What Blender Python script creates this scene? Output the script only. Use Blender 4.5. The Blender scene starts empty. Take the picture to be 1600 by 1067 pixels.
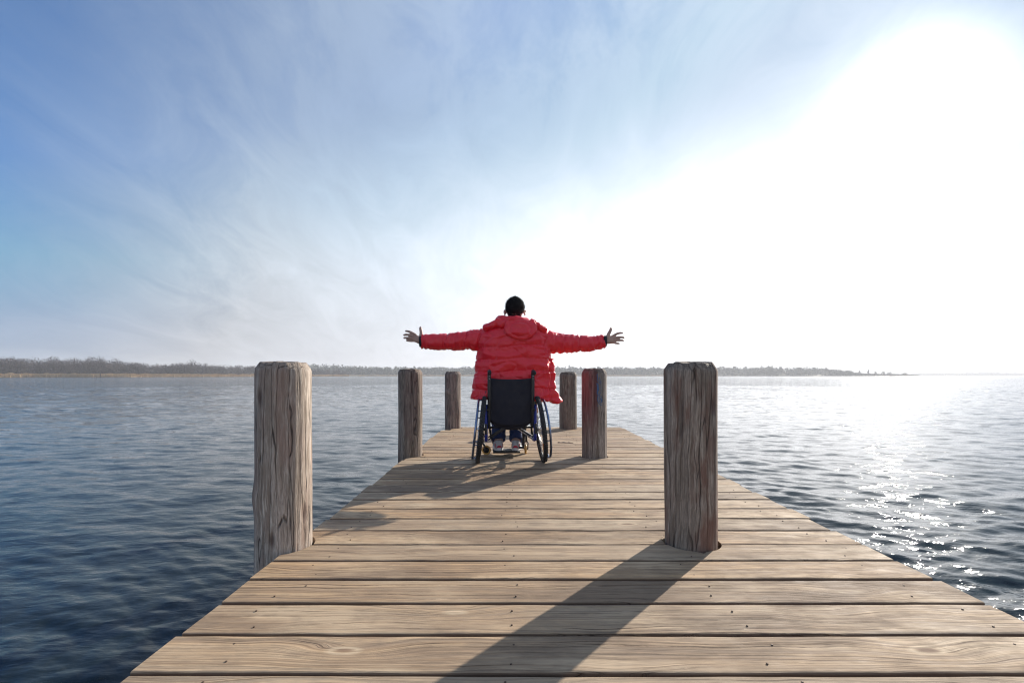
import bpy, bmesh, math, random
import numpy as np
from mathutils import Vector, Matrix, noise
R = math.radians
rng = random.Random(7)
SC = bpy.context.scene
COL = SC.collection

# ------------------------------------------------------------------ camera
EYE = 0.75                       # eye height above the deck
F, VX, HY = 711.0, 802.0, 586.5  # focal length and horizon, in pixels of the 1600 px wide photograph
cd = bpy.data.cameras.new('camera'); cam = bpy.data.objects.new('camera', cd); COL.objects.link(cam)
cam.location = (0, 0, EYE); cam.rotation_euler = (R(90), 0, 0)
cd.sensor_width = 36; cd.lens = F / 1600 * 36
cd.shift_x = -(VX - 800) / 1600; cd.shift_y = (HY - 533.5) / 1600
cd.clip_start = 0.05; cd.clip_end = 20000
SC.camera = cam
SC.cycles.use_denoising = True
SC.cycles.sample_clamp_direct = 120
SC.cycles.sample_clamp_indirect = 4
SC.cycles.filter_width = 1.2

# ------------------------------------------------------------------ world and sun
SUN_AZ, SUN_EL = R(41.7), R(23.8)          # azimuth clockwise from +Y
SUN = Vector((math.sin(SUN_AZ) * math.cos(SUN_EL), math.cos(SUN_AZ) * math.cos(SUN_EL), math.sin(SUN_EL)))
SC.view_settings.view_transform = 'Standard'; SC.view_settings.look = 'None'
SC.view_settings.gamma = 1; SC.view_settings.exposure = 1.0
W = bpy.data.worlds.new('World'); SC.world = W; W.use_nodes = True

class G:
    """small node-graph helper"""
    def __init__(s, tree): s.t = tree; s.n = tree.nodes; s.l = tree.links
    def new(s, ty, ins=None, **kw):
        n = s.n.new(ty)
        for k, v in kw.items(): setattr(n, k, v)
        for k, v in (ins or {}).items():
            if isinstance(v, bpy.types.NodeSocket): s.l.new(v, n.inputs[k])
            else: n.inputs[k].default_value = v
        return n
    def m(s, op, a, b=None, c=None, clamp=False):
        ins = {0: a}
        if b is not None: ins[1] = b
        if c is not None: ins[2] = c
        return s.new('ShaderNodeMath', ins, operation=op, use_clamp=clamp).outputs[0]
    def vm(s, op, a, b=None, out=0):
        ins = {0: a}
        if b is not None: ins[1] = b
        return s.new('ShaderNodeVectorMath', ins, operation=op).outputs[out]
    def mix(s, f, a, b, mode='MIX'):
        n = s.n.new('ShaderNodeMix'); n.data_type = 'RGBA'; n.blend_type = mode; n.clamp_factor = True
        for k, v in ((0, f), (6, a), (7, b)):
            if isinstance(v, bpy.types.NodeSocket): s.l.new(v, n.inputs[k])
            else: n.inputs[k].default_value = v if not isinstance(v, tuple) or len(v) == 4 else (*v, 1)
        return n.outputs[2]
    def noise(s, vec, scale=5, detail=4, rough=.5, dist=0, out=0):
        n = s.new('ShaderNodeTexNoise', {'Scale': scale, 'Detail': detail, 'Roughness': rough, 'Distortion': dist})
        if vec is not None: s.l.new(vec, n.inputs['Vector'])
        return n.outputs[out]
    def mr(s, v, a, b, c=0., d=1., smooth=False):
        n = s.new('ShaderNodeMapRange', {'Value': v, 'From Min': a, 'From Max': b, 'To Min': c, 'To Max': d})
        if smooth: n.interpolation_type = 'SMOOTHSTEP'
        return n.outputs[0]
    def scale(s, vec, sc, loc=(0, 0, 0), rot=(0, 0, 0)):
        return s.new('ShaderNodeMapping', {'Vector': vec, 'Scale': sc, 'Location': loc, 'Rotation': rot}).outputs[0]

g = G(W.node_tree); g.n.clear()
sky = g.new('ShaderNodeTexSky', sky_type='NISHITA', sun_disc=False, sun_elevation=SUN_EL, sun_rotation=SUN_AZ,
            altitude=50, air_density=1.0, dust_density=.3, ozone_density=3.0)
tc = g.new('ShaderNodeTexCoord'); d = g.vm('NORMALIZE', tc.outputs['Generated'])
sx = g.new('ShaderNodeSeparateXYZ', {0: d})
zc = g.m('MAXIMUM', sx.outputs[2], 0.0)
dot = g.m('MAXIMUM', g.vm('DOT_PRODUCT', d, tuple(SUN), out=1), 0.0)
# thin cirrus veil: streaks on a high plane
pz = g.m('ADD', zc, 0.34)
pl = g.new('ShaderNodeCombineXYZ', {0: g.m('DIVIDE', sx.outputs[0], pz), 1: g.m('DIVIDE', sx.outputs[1], pz), 2: 0.0}).outputs[0]
w1 = g.noise(g.scale(pl, (.8, .55, 1), rot=(0, 0, R(30))), 2.4, 8, .60, .8)
w3 = g.noise(g.scale(pl, (2.0, 1.0, 1), rot=(0, 0, R(40))), 2.6, 8, .66, 1.0)
w2 = g.noise(g.scale(pl, (1, 1, 1), loc=(3, 7, 0)), .55, 3, .5, .3)
cl = g.m('MULTIPLY', g.m('ADD', g.mr(w1, .3, .72, 0, .38), g.mr(w3, .36, .66, 0, .38)), g.mr(w2, .3, .62, .35, 1))
hz = g.m('POWER', g.m('SUBTRACT', 1.0, zc, clamp=True), 9.0)            # the air is milky near the horizon
low = g.m('MULTIPLY', g.mr(zc, .80, .12, 0, 1), g.mr(dot, .02, .52, .0, 1.0))   # the veil thickens towards the horizon and the sun
back = g.mr(sx.outputs[1], .1, -.5, 0, 1, True)                         # unseen brighter sky added behind the viewer as fill light
cl = g.m('SUBTRACT', cl, .10)
veil = g.m('ADD', g.m('MULTIPLY', low, .98), g.m('MULTIPLY', hz, .62))
veil = g.m('ADD', veil, g.m('ADD', g.m('MULTIPLY', back, .5), g.m('MULTIPLY', cl, g.mr(dot, .05, .6, .15, 1.0))))
veil = g.m('ADD', veil, g.m('ADD', g.mr(dot, .1, .6, .0, .42), g.mr(zc, .66, .95, 0, .5)), clamp=True)
vb = g.m('ADD', g.m('ADD', .20, g.m('MULTIPLY', g.m('POWER', dot, 1.15), .40)), g.m('MULTIPLY', back, .35))
vb = g.m('ADD', vb, g.m('MULTIPLY', w3, .05))
az = g.m('ARCTAN2', sx.outputs[0], sx.outputs[1])
edge = g.m('MULTIPLY', g.mr(g.m('ADD', zc, g.m('MULTIPLY', w1, .12)), .22, .60, 1, .40, True), g.m('MAXIMUM', g.mr(az, .64, .98, 1, .48, True), g.mr(az, 1.6, 3.0, .48, 1, True)))   # glow dimmed above and right of the sun, standing in for lens falloff
veil = g.m('MULTIPLY', veil, g.m('ADD', .36, g.m('MULTIPLY', edge, .64)))
vb = g.m('MULTIPLY', g.m('ADD', vb, g.m('MULTIPLY', g.m('SUBTRACT', w3, .5), .16)), g.m('ADD', .5, g.m('MULTIPLY', edge, .5)))
vcol = g.mix(g.m('MAXIMUM', g.mr(zc, .34, .02), g.mr(vb, .38, .6)), (.80, .95, 1.10), (.92, .94, 1.0))
vc = g.vm('SCALE', vcol, None); g.l.new(vb, vc.node.inputs['Scale'])
base = g.vm('MULTIPLY', sky.outputs[0], tuple(v * .062 for v in (.57, 1.0, 1.40)))
# the bare blue is capped near the sun so that the veil, not the sky model, sets the glare there
basec = g.vm('MINIMUM', base, (.118, .198, .32))
mixc = g.mix(veil, basec, vc)
aur = g.m('ADD', g.m('MULTIPLY', g.m('MULTIPLY', g.m('POWER', dot, 11.0), g.m('MULTIPLY', edge, edge)), .65), g.m('MULTIPLY', g.m('MULTIPLY', g.m('POWER', dot, 3.0), edge), .19))
auc = g.vm('SCALE', (1.0, .985, .95), None); g.l.new(g.m('MULTIPLY', aur, edge), auc.node.inputs['Scale'])
core = g.vm('SCALE', (1.0, .985, .95), None); g.l.new(g.m('MULTIPLY', g.m('POWER', dot, 260.0), .6), core.node.inputs['Scale'])
fin = g.vm('ADD', g.vm('ADD', mixc, auc), core)
bg = g.new('ShaderNodeBackground', {'Color': fin, 'Strength': 1.0})
out = g.new('ShaderNodeOutputWorld', {'Surface': bg.outputs[0]})

sl = bpy.data.lights.new('sun', 'SUN'); sl.energy = 4.0; sl.angle = R(.53); sl.color = (1, .93, .83)
so = bpy.data.objects.new('sun', sl); COL.objects.link(so)
so.rotation_euler = SUN.to_track_quat('Z', 'Y').to_euler(); so.location = (20, 20, 20)

# ------------------------------------------------------------------ helpers
def P(px, py, y):
    """world point seen at photo pixel (px, py) at distance y"""
    return Vector(((px - VX) / F * y, y, EYE - (py - HY) / F * y))

def tag(o, label=None, cat=None, group=None, kind=None):
    for k, v in (('label', label), ('category', cat), ('group', group), ('kind', kind)):
        if v: o[k] = v
    return o

def empty(name, loc=(0, 0, 0), rz=0):
    o = bpy.data.objects.new(name, None); COL.objects.link(o); o.location = loc; o.rotation_euler = (0, 0, rz)
    o.empty_display_size = .1
    return o

def link(name, me, mat=None, parent=None, world=False, smooth=True):
    o = bpy.data.objects.new(name, me); COL.objects.link(o)
    if mat is not None:
        for m_ in (mat if isinstance(mat, (list, tuple)) else [mat]): me.materials.append(m_)
    me.polygons.foreach_set('use_smooth', [bool(smooth)] * len(me.polygons))
    if parent:
        o.parent = parent
        if world:
            o.matrix_parent_inverse = (Matrix.Translation(parent.location) @ parent.rotation_euler.to_matrix().to_4x4()).inverted()
    return o

def build(name, bm, mat, parent=None, world=False, smooth=True):
    me = bpy.data.meshes.new(name); bmesh.ops.recalc_face_normals(bm, faces=bm.faces[:]); bm.to_mesh(me); bm.free()
    return link(name, me, mat, parent, world, smooth)

def from_np(name, V, Fc, mat, parent=None, smooth=True):
    me = bpy.data.meshes.new(name); V = np.asarray(V, np.float32); Fc = np.asarray(Fc, np.int32)
    k = Fc.shape[1]
    me.vertices.add(len(V)); me.vertices.foreach_set('co', V.ravel())
    me.loops.add(Fc.size); me.loops.foreach_set('vertex_index', Fc.ravel())
    me.polygons.add(len(Fc)); me.polygons.foreach_set('loop_start', np.arange(len(Fc), dtype=np.int32) * k)
    me.polygons.foreach_set('loop_total', np.full(len(Fc), k, np.int32))
    me.update(calc_edges=True); me.validate()
    return link(name, me, mat, parent, smooth=smooth)

def tube(bm, pts, r, seg=12, cap=True, flat=1.0, up=None):
    """swept tube; r one radius or one per point; flat squashes it along the second axis"""
    pts = [Vector(p) for p in pts]; n = len(pts)
    rs = [r] * n if not isinstance(r, (list, tuple)) else list(r)
    rings = []; ref = Vector(up) if up else None
    for i, p in enumerate(pts):
        t = (pts[min(i + 1, n - 1)] - pts[max(i - 1, 0)]).normalized()
        if ref is None:
            ref = Vector((0, 0, 1)) if abs(t.z) < .9 else Vector((1, 0, 0))
        a = t.cross(ref).normalized(); b = a.cross(t).normalized(); ref = b
        rr = rs[i]; ra, rb = (rr if isinstance(rr, tuple) else (rr, rr * flat))
        rings.append([bm.verts.new(p + a * math.cos(q) * ra + b * math.sin(q) * rb)
                      for q in [2 * math.pi * k / seg for k in range(seg)]])
    for A, B in zip(rings, rings[1:]):
        for k in range(seg): bm.faces.new((A[k], A[(k + 1) % seg], B[(k + 1) % seg], B[k]))
    if cap:
        bm.faces.new(rings[0][::-1]); bm.faces.new(rings[-1])
    return rings

def smoothpts(pts, n=6):
    """Catmull-Rom through pts"""
    pts = [Vector(p) for p in pts]; q = [pts[0]] + pts + [pts[-1]]; out = []
    for i in range(1, len(q) - 2):
        for k in range(n):
            t = k / n; a, b, c, e = q[i - 1], q[i], q[i + 1], q[i + 2]
            out.append(.5 * ((2 * b) + (c - a) * t + (2 * a - 5 * b + 4 * c - e) * t * t + (3 * b - a - 3 * c + e) * t ** 3))
    out.append(pts[-1]); return out

def ring(bm, c, axis, RR, r, seg=64, sec=10, flat=1.0):
    axis = Vector(axis).normalized(); c = Vector(c)
    a = axis.orthogonal().normalized(); b = axis.cross(a); vs = []
    for i in range(seg):
        q = 2 * math.pi * i / seg; e = a * math.cos(q) + b * math.sin(q)
        vs.append([bm.verts.new(c + e * (RR + r * math.cos(p)) + axis * r * flat * math.sin(p))
                   for p in [2 * math.pi * k / sec for k in range(sec)]])
    for i in range(seg):
        A, B = vs[i], vs[(i + 1) % seg]
        for k in range(sec): bm.faces.new((A[k], A[(k + 1) % sec], B[(k + 1) % sec], B[k]))

def box(bm, c, s, rot=None, bev=.003):
    t = bmesh.new(); bmesh.ops.create_cube(t, size=1)
    bmesh.ops.scale(t, vec=s, verts=t.verts)
    if bev: bmesh.ops.bevel(t, geom=t.edges[:], offset=bev, segments=2, affect='EDGES', profile=.7)
    M = Matrix.Translation(c) @ (rot.to_4x4() if rot else Matrix.Identity(4))
    bmesh.ops.transform(t, matrix=M, verts=t.verts)
    me = bpy.data.meshes.new('t'); t.to_mesh(me); t.free(); bm.from_mesh(me); bpy.data.meshes.remove(me)

def ball(bm, c, s, u=20, v=14, rot=None):
    M = Matrix.Translation(c) @ (rot.to_4x4() if rot else Matrix.Identity(4)) @ Matrix.Diagonal((*s, 1))
    bmesh.ops.create_uvsphere(bm, u_segments=u, v_segments=v, radius=1, matrix=M)

def voxelise(name, bm, voxel, smooth_it=4, fac=.5):
    """union all the pieces of bm into one continuous surface"""
    me = bpy.data.meshes.new(name); bm.to_mesh(me); bm.free()
    o = bpy.data.objects.new(name, me); COL.objects.link(o)
    m = o.modifiers.new('r', 'REMESH'); m.mode = 'VOXEL'; m.voxel_size = voxel
    s = o.modifiers.new('s', 'SMOOTH'); s.iterations = smooth_it; s.factor = fac
    dg = bpy.context.evaluated_depsgraph_get(); dg.update()
    me2 = bpy.data.meshes.new_from_object(o.evaluated_get(dg))
    bpy.data.objects.remove(o); bpy.data.meshes.remove(me)
    me2.name = name; return me2

def displace(me, fn):
    n = len(me.vertices); co = np.empty(n * 3, np.float32); me.vertices.foreach_get('co', co); co = co.reshape(-1, 3)
    no = np.empty(n * 3, np.float32); me.vertices.foreach_get('normal', no); no = no.reshape(-1, 3)
    me.vertices.foreach_set('co', fn(co.astype(float), no.astype(float)).astype(np.float32).ravel()); me.update()

def vn(co, sc, off=(0, 0, 0)):
    q = co * np.array(sc) + np.array(off)
    return np.array([noise.noise(Vector(v)) for v in q])

# ------------------------------------------------------------------ materials
def mat(name):
    m = bpy.data.materials.new(name); m.use_nodes = True; g = G(m.node_tree)
    b = next(n for n in g.n if n.type == 'BSDF_PRINCIPLED'); return m, g, b
def plain(name, col, rough=.5, metal=0, spec=.5, var=.12, sc=30, bump=0, **kw):
    m, g, b = mat(name); tc = g.new('ShaderNodeTexCoord')
    nz = g.noise(tc.outputs['Object'], sc, 4, .6)
    c = g.mix(nz, tuple(x * (1 - var) for x in col), tuple(min(1, x * (1 + var)) for x in col))
    g.l.new(c, b.inputs['Base Color']); b.inputs['Metallic'].default_value = metal
    g.l.new(g.mr(nz, .3, .7, rough * .85, min(1, rough * 1.15)), b.inputs['Roughness'])
    b.inputs['Specular IOR Level'].default_value = spec
    for k, v in kw.items(): b.inputs[k].default_value = v
    if bump:
        bn = g.new('ShaderNodeBump', {'Height': nz, 'Strength': .6, 'Distance': bump}); g.l.new(bn.outputs[0], b.inputs['Normal'])
    return m

# ------------------------------------------------------------------ wood
def deck_wood():
    m, g, b = mat('weathered_deck_boards'); tc = g.new('ShaderNodeTexCoord')
    at = g.new('ShaderNodeAttribute', attribute_name='prnd'); s = g.new('ShaderNodeSeparateColor', {0: at.outputs['Color']})
    r1, r2, r3 = s.outputs[0], s.outputs[1], s.outputs[2]
    off = g.new('ShaderNodeCombineXYZ', {0: g.m('MULTIPLY', r1, 40.0), 1: g.m('MULTIPLY', r2, 9.0), 2: g.m('MULTIPLY', r3, 13.0)}).outputs[0]
    p = g.vm('ADD', tc.outputs['Object'], off)
    # knots bend the grain
    kv = g.new('ShaderNodeTexVoronoi', {'Vector': g.scale(p, (1.9, 5.2, 1)), 'Scale': 1.0, 'Randomness': 1.0}, feature='F1')
    kn = kv.outputs['Distance']
    kpull = g.mr(kn, .0, .5, 1.0, 0.0, True)
    warp = g.noise(g.scale(p, (1.2, 6, 3)), 1.0, 3, .5)
    y = g.new('ShaderNodeSeparateXYZ', {0: p}).outputs[1]
    yy = g.m('ADD', y, g.m('MULTIPLY', g.m('SUBTRACT', warp, .5), .10))
    yy = g.m('ADD', yy, g.m('MULTIPLY', kpull, .036))
    x = g.new('ShaderNodeSeparateXYZ', {0: p}).outputs[0]
    gp = g.new('ShaderNodeCombineXYZ', {0: g.m('MULTIPLY', x, .35), 1: yy, 2: r3}).outputs[0]
    rings = g.noise(g.scale(gp, (1, 75, 1)), 1.0, 2, .6)
    fine = g.noise(g.scale(gp, (9, 420, 1)), 1.0, 3, .7)
    blot = g.noise(g.scale(p, (1.1, 3.5, 2)), 1.6, 5, .6)
    blot2 = g.noise(g.scale(p, (4, 9, 2)), 2.2, 5, .65)
    tan, pale, brown = (.46, .29, .155), (.62, .485, .33), (.17, .10, .055)
    c = g.mix(g.mr(rings, .38, .60), brown, tan)
    c = g.mix(g.mr(rings, .30, .46, .85, 0), c, (.2, .125, .085))
    c = g.mix(g.mr(fine, .4, .75, 0, .45), c, pale)
    c = g.mix(g.mr(blot, .46, .62, 0, .6), c, pale)
    c = g.mix(g.mr(blot2, .49, .64, 0, .7), c, (.21, .155, .11))
    c = g.mix(g.mr(r1, 0, 1, 0, .42), c, (.44, .29, .165))           # boards differ in tone
    c = g.mix(g.mr(r2, 0, 1, 0, .46), c, (.36, .30, .23))
    c = g.mix(g.m('MULTIPLY', g.mr(kn, .035, .075, 1, 0), .8), c, (.17, .10, .065))    # knots
    c = g.mix(g.m('MULTIPLY', g.m('MULTIPLY', g.mr(kn, .055, .085, 0, 1), g.mr(kn, .085, .12, 1, 0)), .7), c, pale)
    grime = g.noise(g.scale(p, (.55, 2.2, 2), loc=(8, 3, 1)), 1.7, 6, .66)
    c = g.mix(g.mr(grime, .48, .62, 0, .68), c, (.15, .105, .075))
    streak = g.noise(g.scale(gp, (1.4, 140, 1), loc=(1, 7, 0)), 1.0, 2, .6)
    c = g.mix(g.mr(streak, .52, .64, 0, .6), c, (.20, .13, .08))
    crack = g.noise(g.scale(gp, (2.2, 190, 1), loc=(3, 1, 0)), 1.0, 3, .75)
    cm = g.m('MULTIPLY', g.mr(crack, .34, .40, 1, 0), g.mr(blot2, .35, .55))
    c = g.mix(g.m('MULTIPLY', cm, .8), c, (.09, .055, .04))
    geo = g.new('ShaderNodeNewGeometry'); nz = g.new('ShaderNodeSeparateXYZ', {0: geo.outputs['True Normal']}).outputs[2]
    c = g.mix(g.mr(nz, .3, .8, .75, 0), c, (.10, .062, .045))       # sawn edges and undersides are coloured darker
    g.l.new(c, b.inputs['Base Color'])
    g.l.new(g.mr(blot2, .3, .7, .66, .86), b.inputs['Roughness']); b.inputs['Specular IOR Level'].default_value = .2
    h = g.m('ADD', g.m('MULTIPLY', rings, .8), g.m('MULTIPLY', fine, .5)); h = g.m('SUBTRACT', h, g.m('MULTIPLY', cm, 1.2))
    bn = g.new('ShaderNodeBump', {'Height': h, 'Strength': .9, 'Distance': .0042}); g.l.new(bn.outputs[0], b.inputs['Normal'])
    return m

def post_wood(name, grey, dark, red, red_amt, seed, paint=None):
    m, g, b = mat(name); tc = g.new('ShaderNodeTexCoord'); o = tc.outputs['Object']
    p = g.vm('ADD', o, (seed * 3.1, seed * 1.7, seed * .9))
    w = g.noise(g.scale(p, (3, 3, 1.6)), 1.5, 3, .5, out=1)
    pw = g.vm('ADD', p, g.vm('MULTIPLY', g.vm('SUBTRACT', w, (.5, .5, .5)), (.05, .05, .1)))
    st = g.noise(g.scale(pw, (24, 24, 1.3)), 1.0, 4, .62)
    st2 = g.noise(g.scale(pw, (85, 85, 3.2)), 1.0, 3, .7)
    st3 = g.noise(g.scale(pw, (230, 230, 14)), 1.0, 3, .7)
    pt = g.noise(g.scale(pw, (7, 7, 1.5)), 1.3, 5, .6)
    pt2 = g.noise(g.scale(pw, (5, 5, 1.2), loc=(5, 5, 5)), 1.1, 3, .5)
    c = g.mix(g.mr(st, .40, .58), dark, grey)
    c = g.mix(g.mr(st2, .48, .66, 0, .7), c, tuple(min(.8, v * 1.5) for v in grey))
    c = g.mix(g.mr(st3, .42, .56, .55, 0), c, tuple(v * .6 for v in dark))
    c = g.mix(g.m('MULTIPLY', g.mr(pt, .5, .60), red_amt), c, red)
    c = g.mix(g.mr(pt2, .52, .68, 0, .45), c, tuple(v * .55 for v in dark))
    if paint:
        sxyz = g.new('ShaderNodeSeparateXYZ', {0: o}); ang = g.m('ARCTAN2', sxyz.outputs[0], g.m('MULTIPLY', sxyz.outputs[1], -1.0))
        ang = g.m('ADD', ang, g.m('MULTIPLY', g.m('SUBTRACT', st, .5), .35))
        k = g.m('MULTIPLY', g.mr(ang, -.32, -.22, 1, 0), g.mr(sxyz.outputs[2], .05, .5, .1, .85))
        c = g.mix(g.m('MULTIPLY', k, g.mr(pt, .3, .55, .6, 1)), c, (.17, .07, .068))
        k2 = g.m('MULTIPLY', g.m('MULTIPLY', g.mr(ang, -.30, -.2), g.mr(ang, .02, .12, 1, 0)), g.mr(sxyz.outputs[2], .1, .5, 0, .8))
        c = g.mix(k2, c, (.10, .03, .032))
    # splits and gouges
    cr = g.noise(g.scale(pw, (34, 34, 1.1), loc=(9, 2, 4)), 1.0, 2, .6)
    cmask = g.m('MULTIPLY', g.mr(cr, .27, .335, 1, 0), g.mr(pt2, .38, .5))
    ve = g.new('ShaderNodeTexVoronoi', {'Vector': g.scale(pw, (30, 30, .8)), 'Scale': 1.0, 'Randomness': 1.0}, feature='DISTANCE_TO_EDGE').outputs['Distance']
    split = g.m('MULTIPLY', g.mr(ve, .004, .026, 1, 0), g.mr(st2, .35, .6, 1, .15))
    c = g.mix(g.m('MULTIPLY', split, .15 if seed in (2, 4) else .3), c, (.05, .034, .027)); cmask = g.m('MAXIMUM', cmask, split)
    kv = g.new('ShaderNodeTexVoronoi', {'Vector': g.scale(pw, (8, 8, 3.2)), 'Scale': 1.0}, feature='F1').outputs['Distance']
    kmask = g.m('MULTIPLY', g.mr(kv, .05, .17, 1, 0), .75)
    c = g.mix(g.m('MULTIPLY', cmask, .6), c, (.035, .022, .018)); c = g.mix(kmask, c, (.09, .055, .045))
    geo = g.new('ShaderNodeNewGeometry'); nz = g.new('ShaderNodeSeparateXYZ', {0: geo.outputs['True Normal']}).outputs[2]
    c = g.mix(g.mr(nz, .3, .6, 0, .6), c, tuple(v * .8 for v in dark))
    wet = g.new('ShaderNodeSeparateXYZ', {0: o}).outputs[2]
    c = g.mix(g.mr(wet, -.75, -.45, .8, 0), c, (.04, .045, .03))
    g.l.new(c, b.inputs['Base Color']); b.inputs['Roughness'].default_value = .8; b.inputs['Specular IOR Level'].default_value = .25
    h = g.m('ADD', g.m('MULTIPLY', st, .7), g.m('ADD', g.m('MULTIPLY', st2, .5), g.m('MULTIPLY', st3, .35))); h = g.m('SUBTRACT', h, g.m('ADD', g.m('MULTIPLY', cmask, 1.4), kmask))
    bn = g.new('ShaderNodeBump', {'Height': h, 'Strength': 1.0, 'Distance': .010}); g.l.new(bn.outputs[0], b.inputs['Normal'])
    return m

# ------------------------------------------------------------------ posts: x, y, radius, top
POSTS = [  # X, Y, r, top z, seed, material args, label
    (-1.020, 2.024, .1145, .805, 1, ((.56, .47, .40), (.30, .235, .185), (.30, .19, .15), .55, None), 'thick bleached timber post with long dark split, nearest on the left edge of the pier', (-.004, 0)),
    (.804, 2.060, .1137, .805, 2, ((.37, .305, .25), (.19, .145, .11), (.17, .085, .06), .8, None), 'thick grey timber post with red-brown patches, nearest on the right and casting a long shadow', (-.003, 0)),
    (-.970, 4.283, .112, .806, 3, ((.34, .275, .225), (.17, .13, .10), (.20, .12, .10), .45, None), 'grey-brown post with a swirling knot scar, middle of the three on the left edge', (.0, 0)),
    (.7526, 4.230, .1143, .808, 4, ((.35, .295, .25), (.18, .14, .11), (.20, .11, .09), .3, True), 'timber post with faded red paint and blue graffiti, right of the wheelchair', (.0, 0)),
    (-.864, 6.500, .113, .801, 5, ((.31, .25, .21), (.16, .12, .10), (.19, .11, .09), .4, None), 'small far post with a knot, at the far left corner of the pier', (.0, 0)),
    (.773, 6.430, .121, .792, 6, ((.27, .225, .18), (.14, .11, .085), (.16, .10, .08), .3, None), 'farthest dark pitted post, behind the right jacket hem', (.0, 0)),
]
HOLE = .014
def make_post(i, X, Y, r, top, seed, ma, label, lean):
    nseg, zb = 96, -1.5
    zs = [zb + (top - .05 - zb) * k / 150 for k in range(151)]
    V, Fc = [], []
    prof = [(z, r) for z in zs] + [(top - .034, r * .995), (top - .026, r * .97), (top - .012, r * .895), (top - .003, r * .84), (top, r * .81),
            (top + .001, r * .5), (top + .002, r * .25), (top + .002, .0005)]
    for z, rr in prof:
        for k in range(nseg):
            a = 2 * math.pi * k / nseg; cx, cy = math.cos(a), math.sin(a)
            v = Vector((cx * 1.3 + seed * 5, cy * 1.3, z * 1.6)); v2 = Vector((cx * 5 + seed * 9, cy * 5, z * 1.1)); v3 = Vector((cx * 14, cy * 14 + seed * 3, z * 2.5))
            f = 1 + .045 * noise.noise(v) + .022 * noise.noise(v2) + .009 * noise.noise(v3) - .008 * max(0, 1 - abs(noise.noise(Vector((cx * 3.6 + seed * 7, cy * 3.6, z * .45)))) * 14)
            if z > top - .045: f += .03 * noise.noise(Vector((cx * 2.2, cy * 2.2, seed * 4)))
            q = rr * f
            if seed == 5:   # a swollen knot
                q += .014 * math.exp(-((z - .52) / .05) ** 2) * math.exp(-((a + math.pi / 2 + .9) % (2 * math.pi) - 0) ** 2 / .8)
            if seed == 1: q += .010 * math.exp(-((z - .22) / .06) ** 2) * max(0, -cx)
            V.append((cx * q + lean[0] * z, cy * q, z + (.011 * noise.noise(Vector((cx * 3, cy * 3, seed))) if z > top - .05 else 0)))
    n = len(prof)
    for j in range(n - 1):
        for k in range(nseg): Fc.append((j * nseg + k, j * nseg + (k + 1) % nseg, (j + 1) * nseg + (k + 1) % nseg, (j + 1) * nseg + k))
    grey, dark, red, amt, paint = ma
    o = from_np('mooring_post', V, Fc, post_wood('post_wood_%d' % seed, grey, dark, red, amt, seed, paint))
    o.location = (X, Y, 0)
    tag(o, label, 'post', 'timber mooring posts rising through the pier')
    return o
posts = [make_post(i, *a) for i, a in enumerate(POSTS)]

def graffiti(post, r):
    """blue scribble that follows the round face of the post"""
    bm = bmesh.new()
    def on(u, z, d=.0025):      # u metres along the face from the viewer-facing line, height z
        a = -math.pi / 2 + u / r; cx, cy = math.cos(a), math.sin(a)
        v = Vector((cx * 1.3 + 4 * 5, cy * 1.3, z * 1.6)); v2 = Vector((cx * 5 + 36, cy * 5, z * 1.1)); v3 = Vector((cx * 14, cy * 14 + 12, z * 2.5))
        q = r * (1 + .045 * noise.noise(v) + .022 * noise.noise(v2) + .009 * noise.noise(v3)) + d
        return Vector((cx * q, cy * q, z))
    strokes = [
        ([(.004, .752), (.010, .735), (.006, .712), (.012, .700), (.026, .690), (.034, .676)], .0035),
        ([(.008, .764), (.002, .745)], .004), ([(.024, .735), (.030, .712), (.034, .69)], .003),
        ([(.004, .682), (.008, .655), (.010, .628), (.008, .600), (.010, .575)], .0075),
        ([(.018, .672), (.020, .64), (.019, .61)], .004),
        ([(.042, .700), (.041, .665), (.042, .630), (.041, .600)], .0028),
        ([(.040, .592), (.028, .584), (.016, .570), (.010, .550), (.010, .525), (.018, .502), (.030, .490), (.044, .480), (.052, .484)], .0036),
        ([(.030, .572), (.022, .548), (.024, .524), (.036, .506), (.048, .505), (.053, .525), (.048, .552), (.036, .566)], .0042),
        ([(.034, .545), (.042, .530), (.046, .515)], .006), ([(.006, .478), (.016, .476)], .0032)]
    for pts, w in strokes:
        q = smoothpts([(u, z, 0) for u, z in pts], 5)
        L = []
        for k, v in enumerate(q):
            t = (q[min(k + 1, len(q) - 1)] - q[max(k - 1, 0)]).normalized(); nn = Vector((-t.y, t.x, 0))
            ww = w * (.8 + .3 * noise.noise(Vector((k * .6, w * 900, 0))))
            L.append([bm.verts.new(on(v.x + nn.x * ww * s, v.y + nn.y * ww * s, d)) for s, d in ((-1, .0012), (-.5, .0026), (.5, .0026), (1, .0012))])
        for A, B in zip(L, L[1:]):
            for k in range(3): bm.faces.new((A[k], A[k + 1], B[k + 1], B[k]))
    o = build('graffiti', bm, plain('blue_spray_paint', (.045, .10, .21), .5, var=.35, sc=90), post)
    o['label'] = 'blue sprayed scribble'
graffiti(posts[3], .1143)

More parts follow.
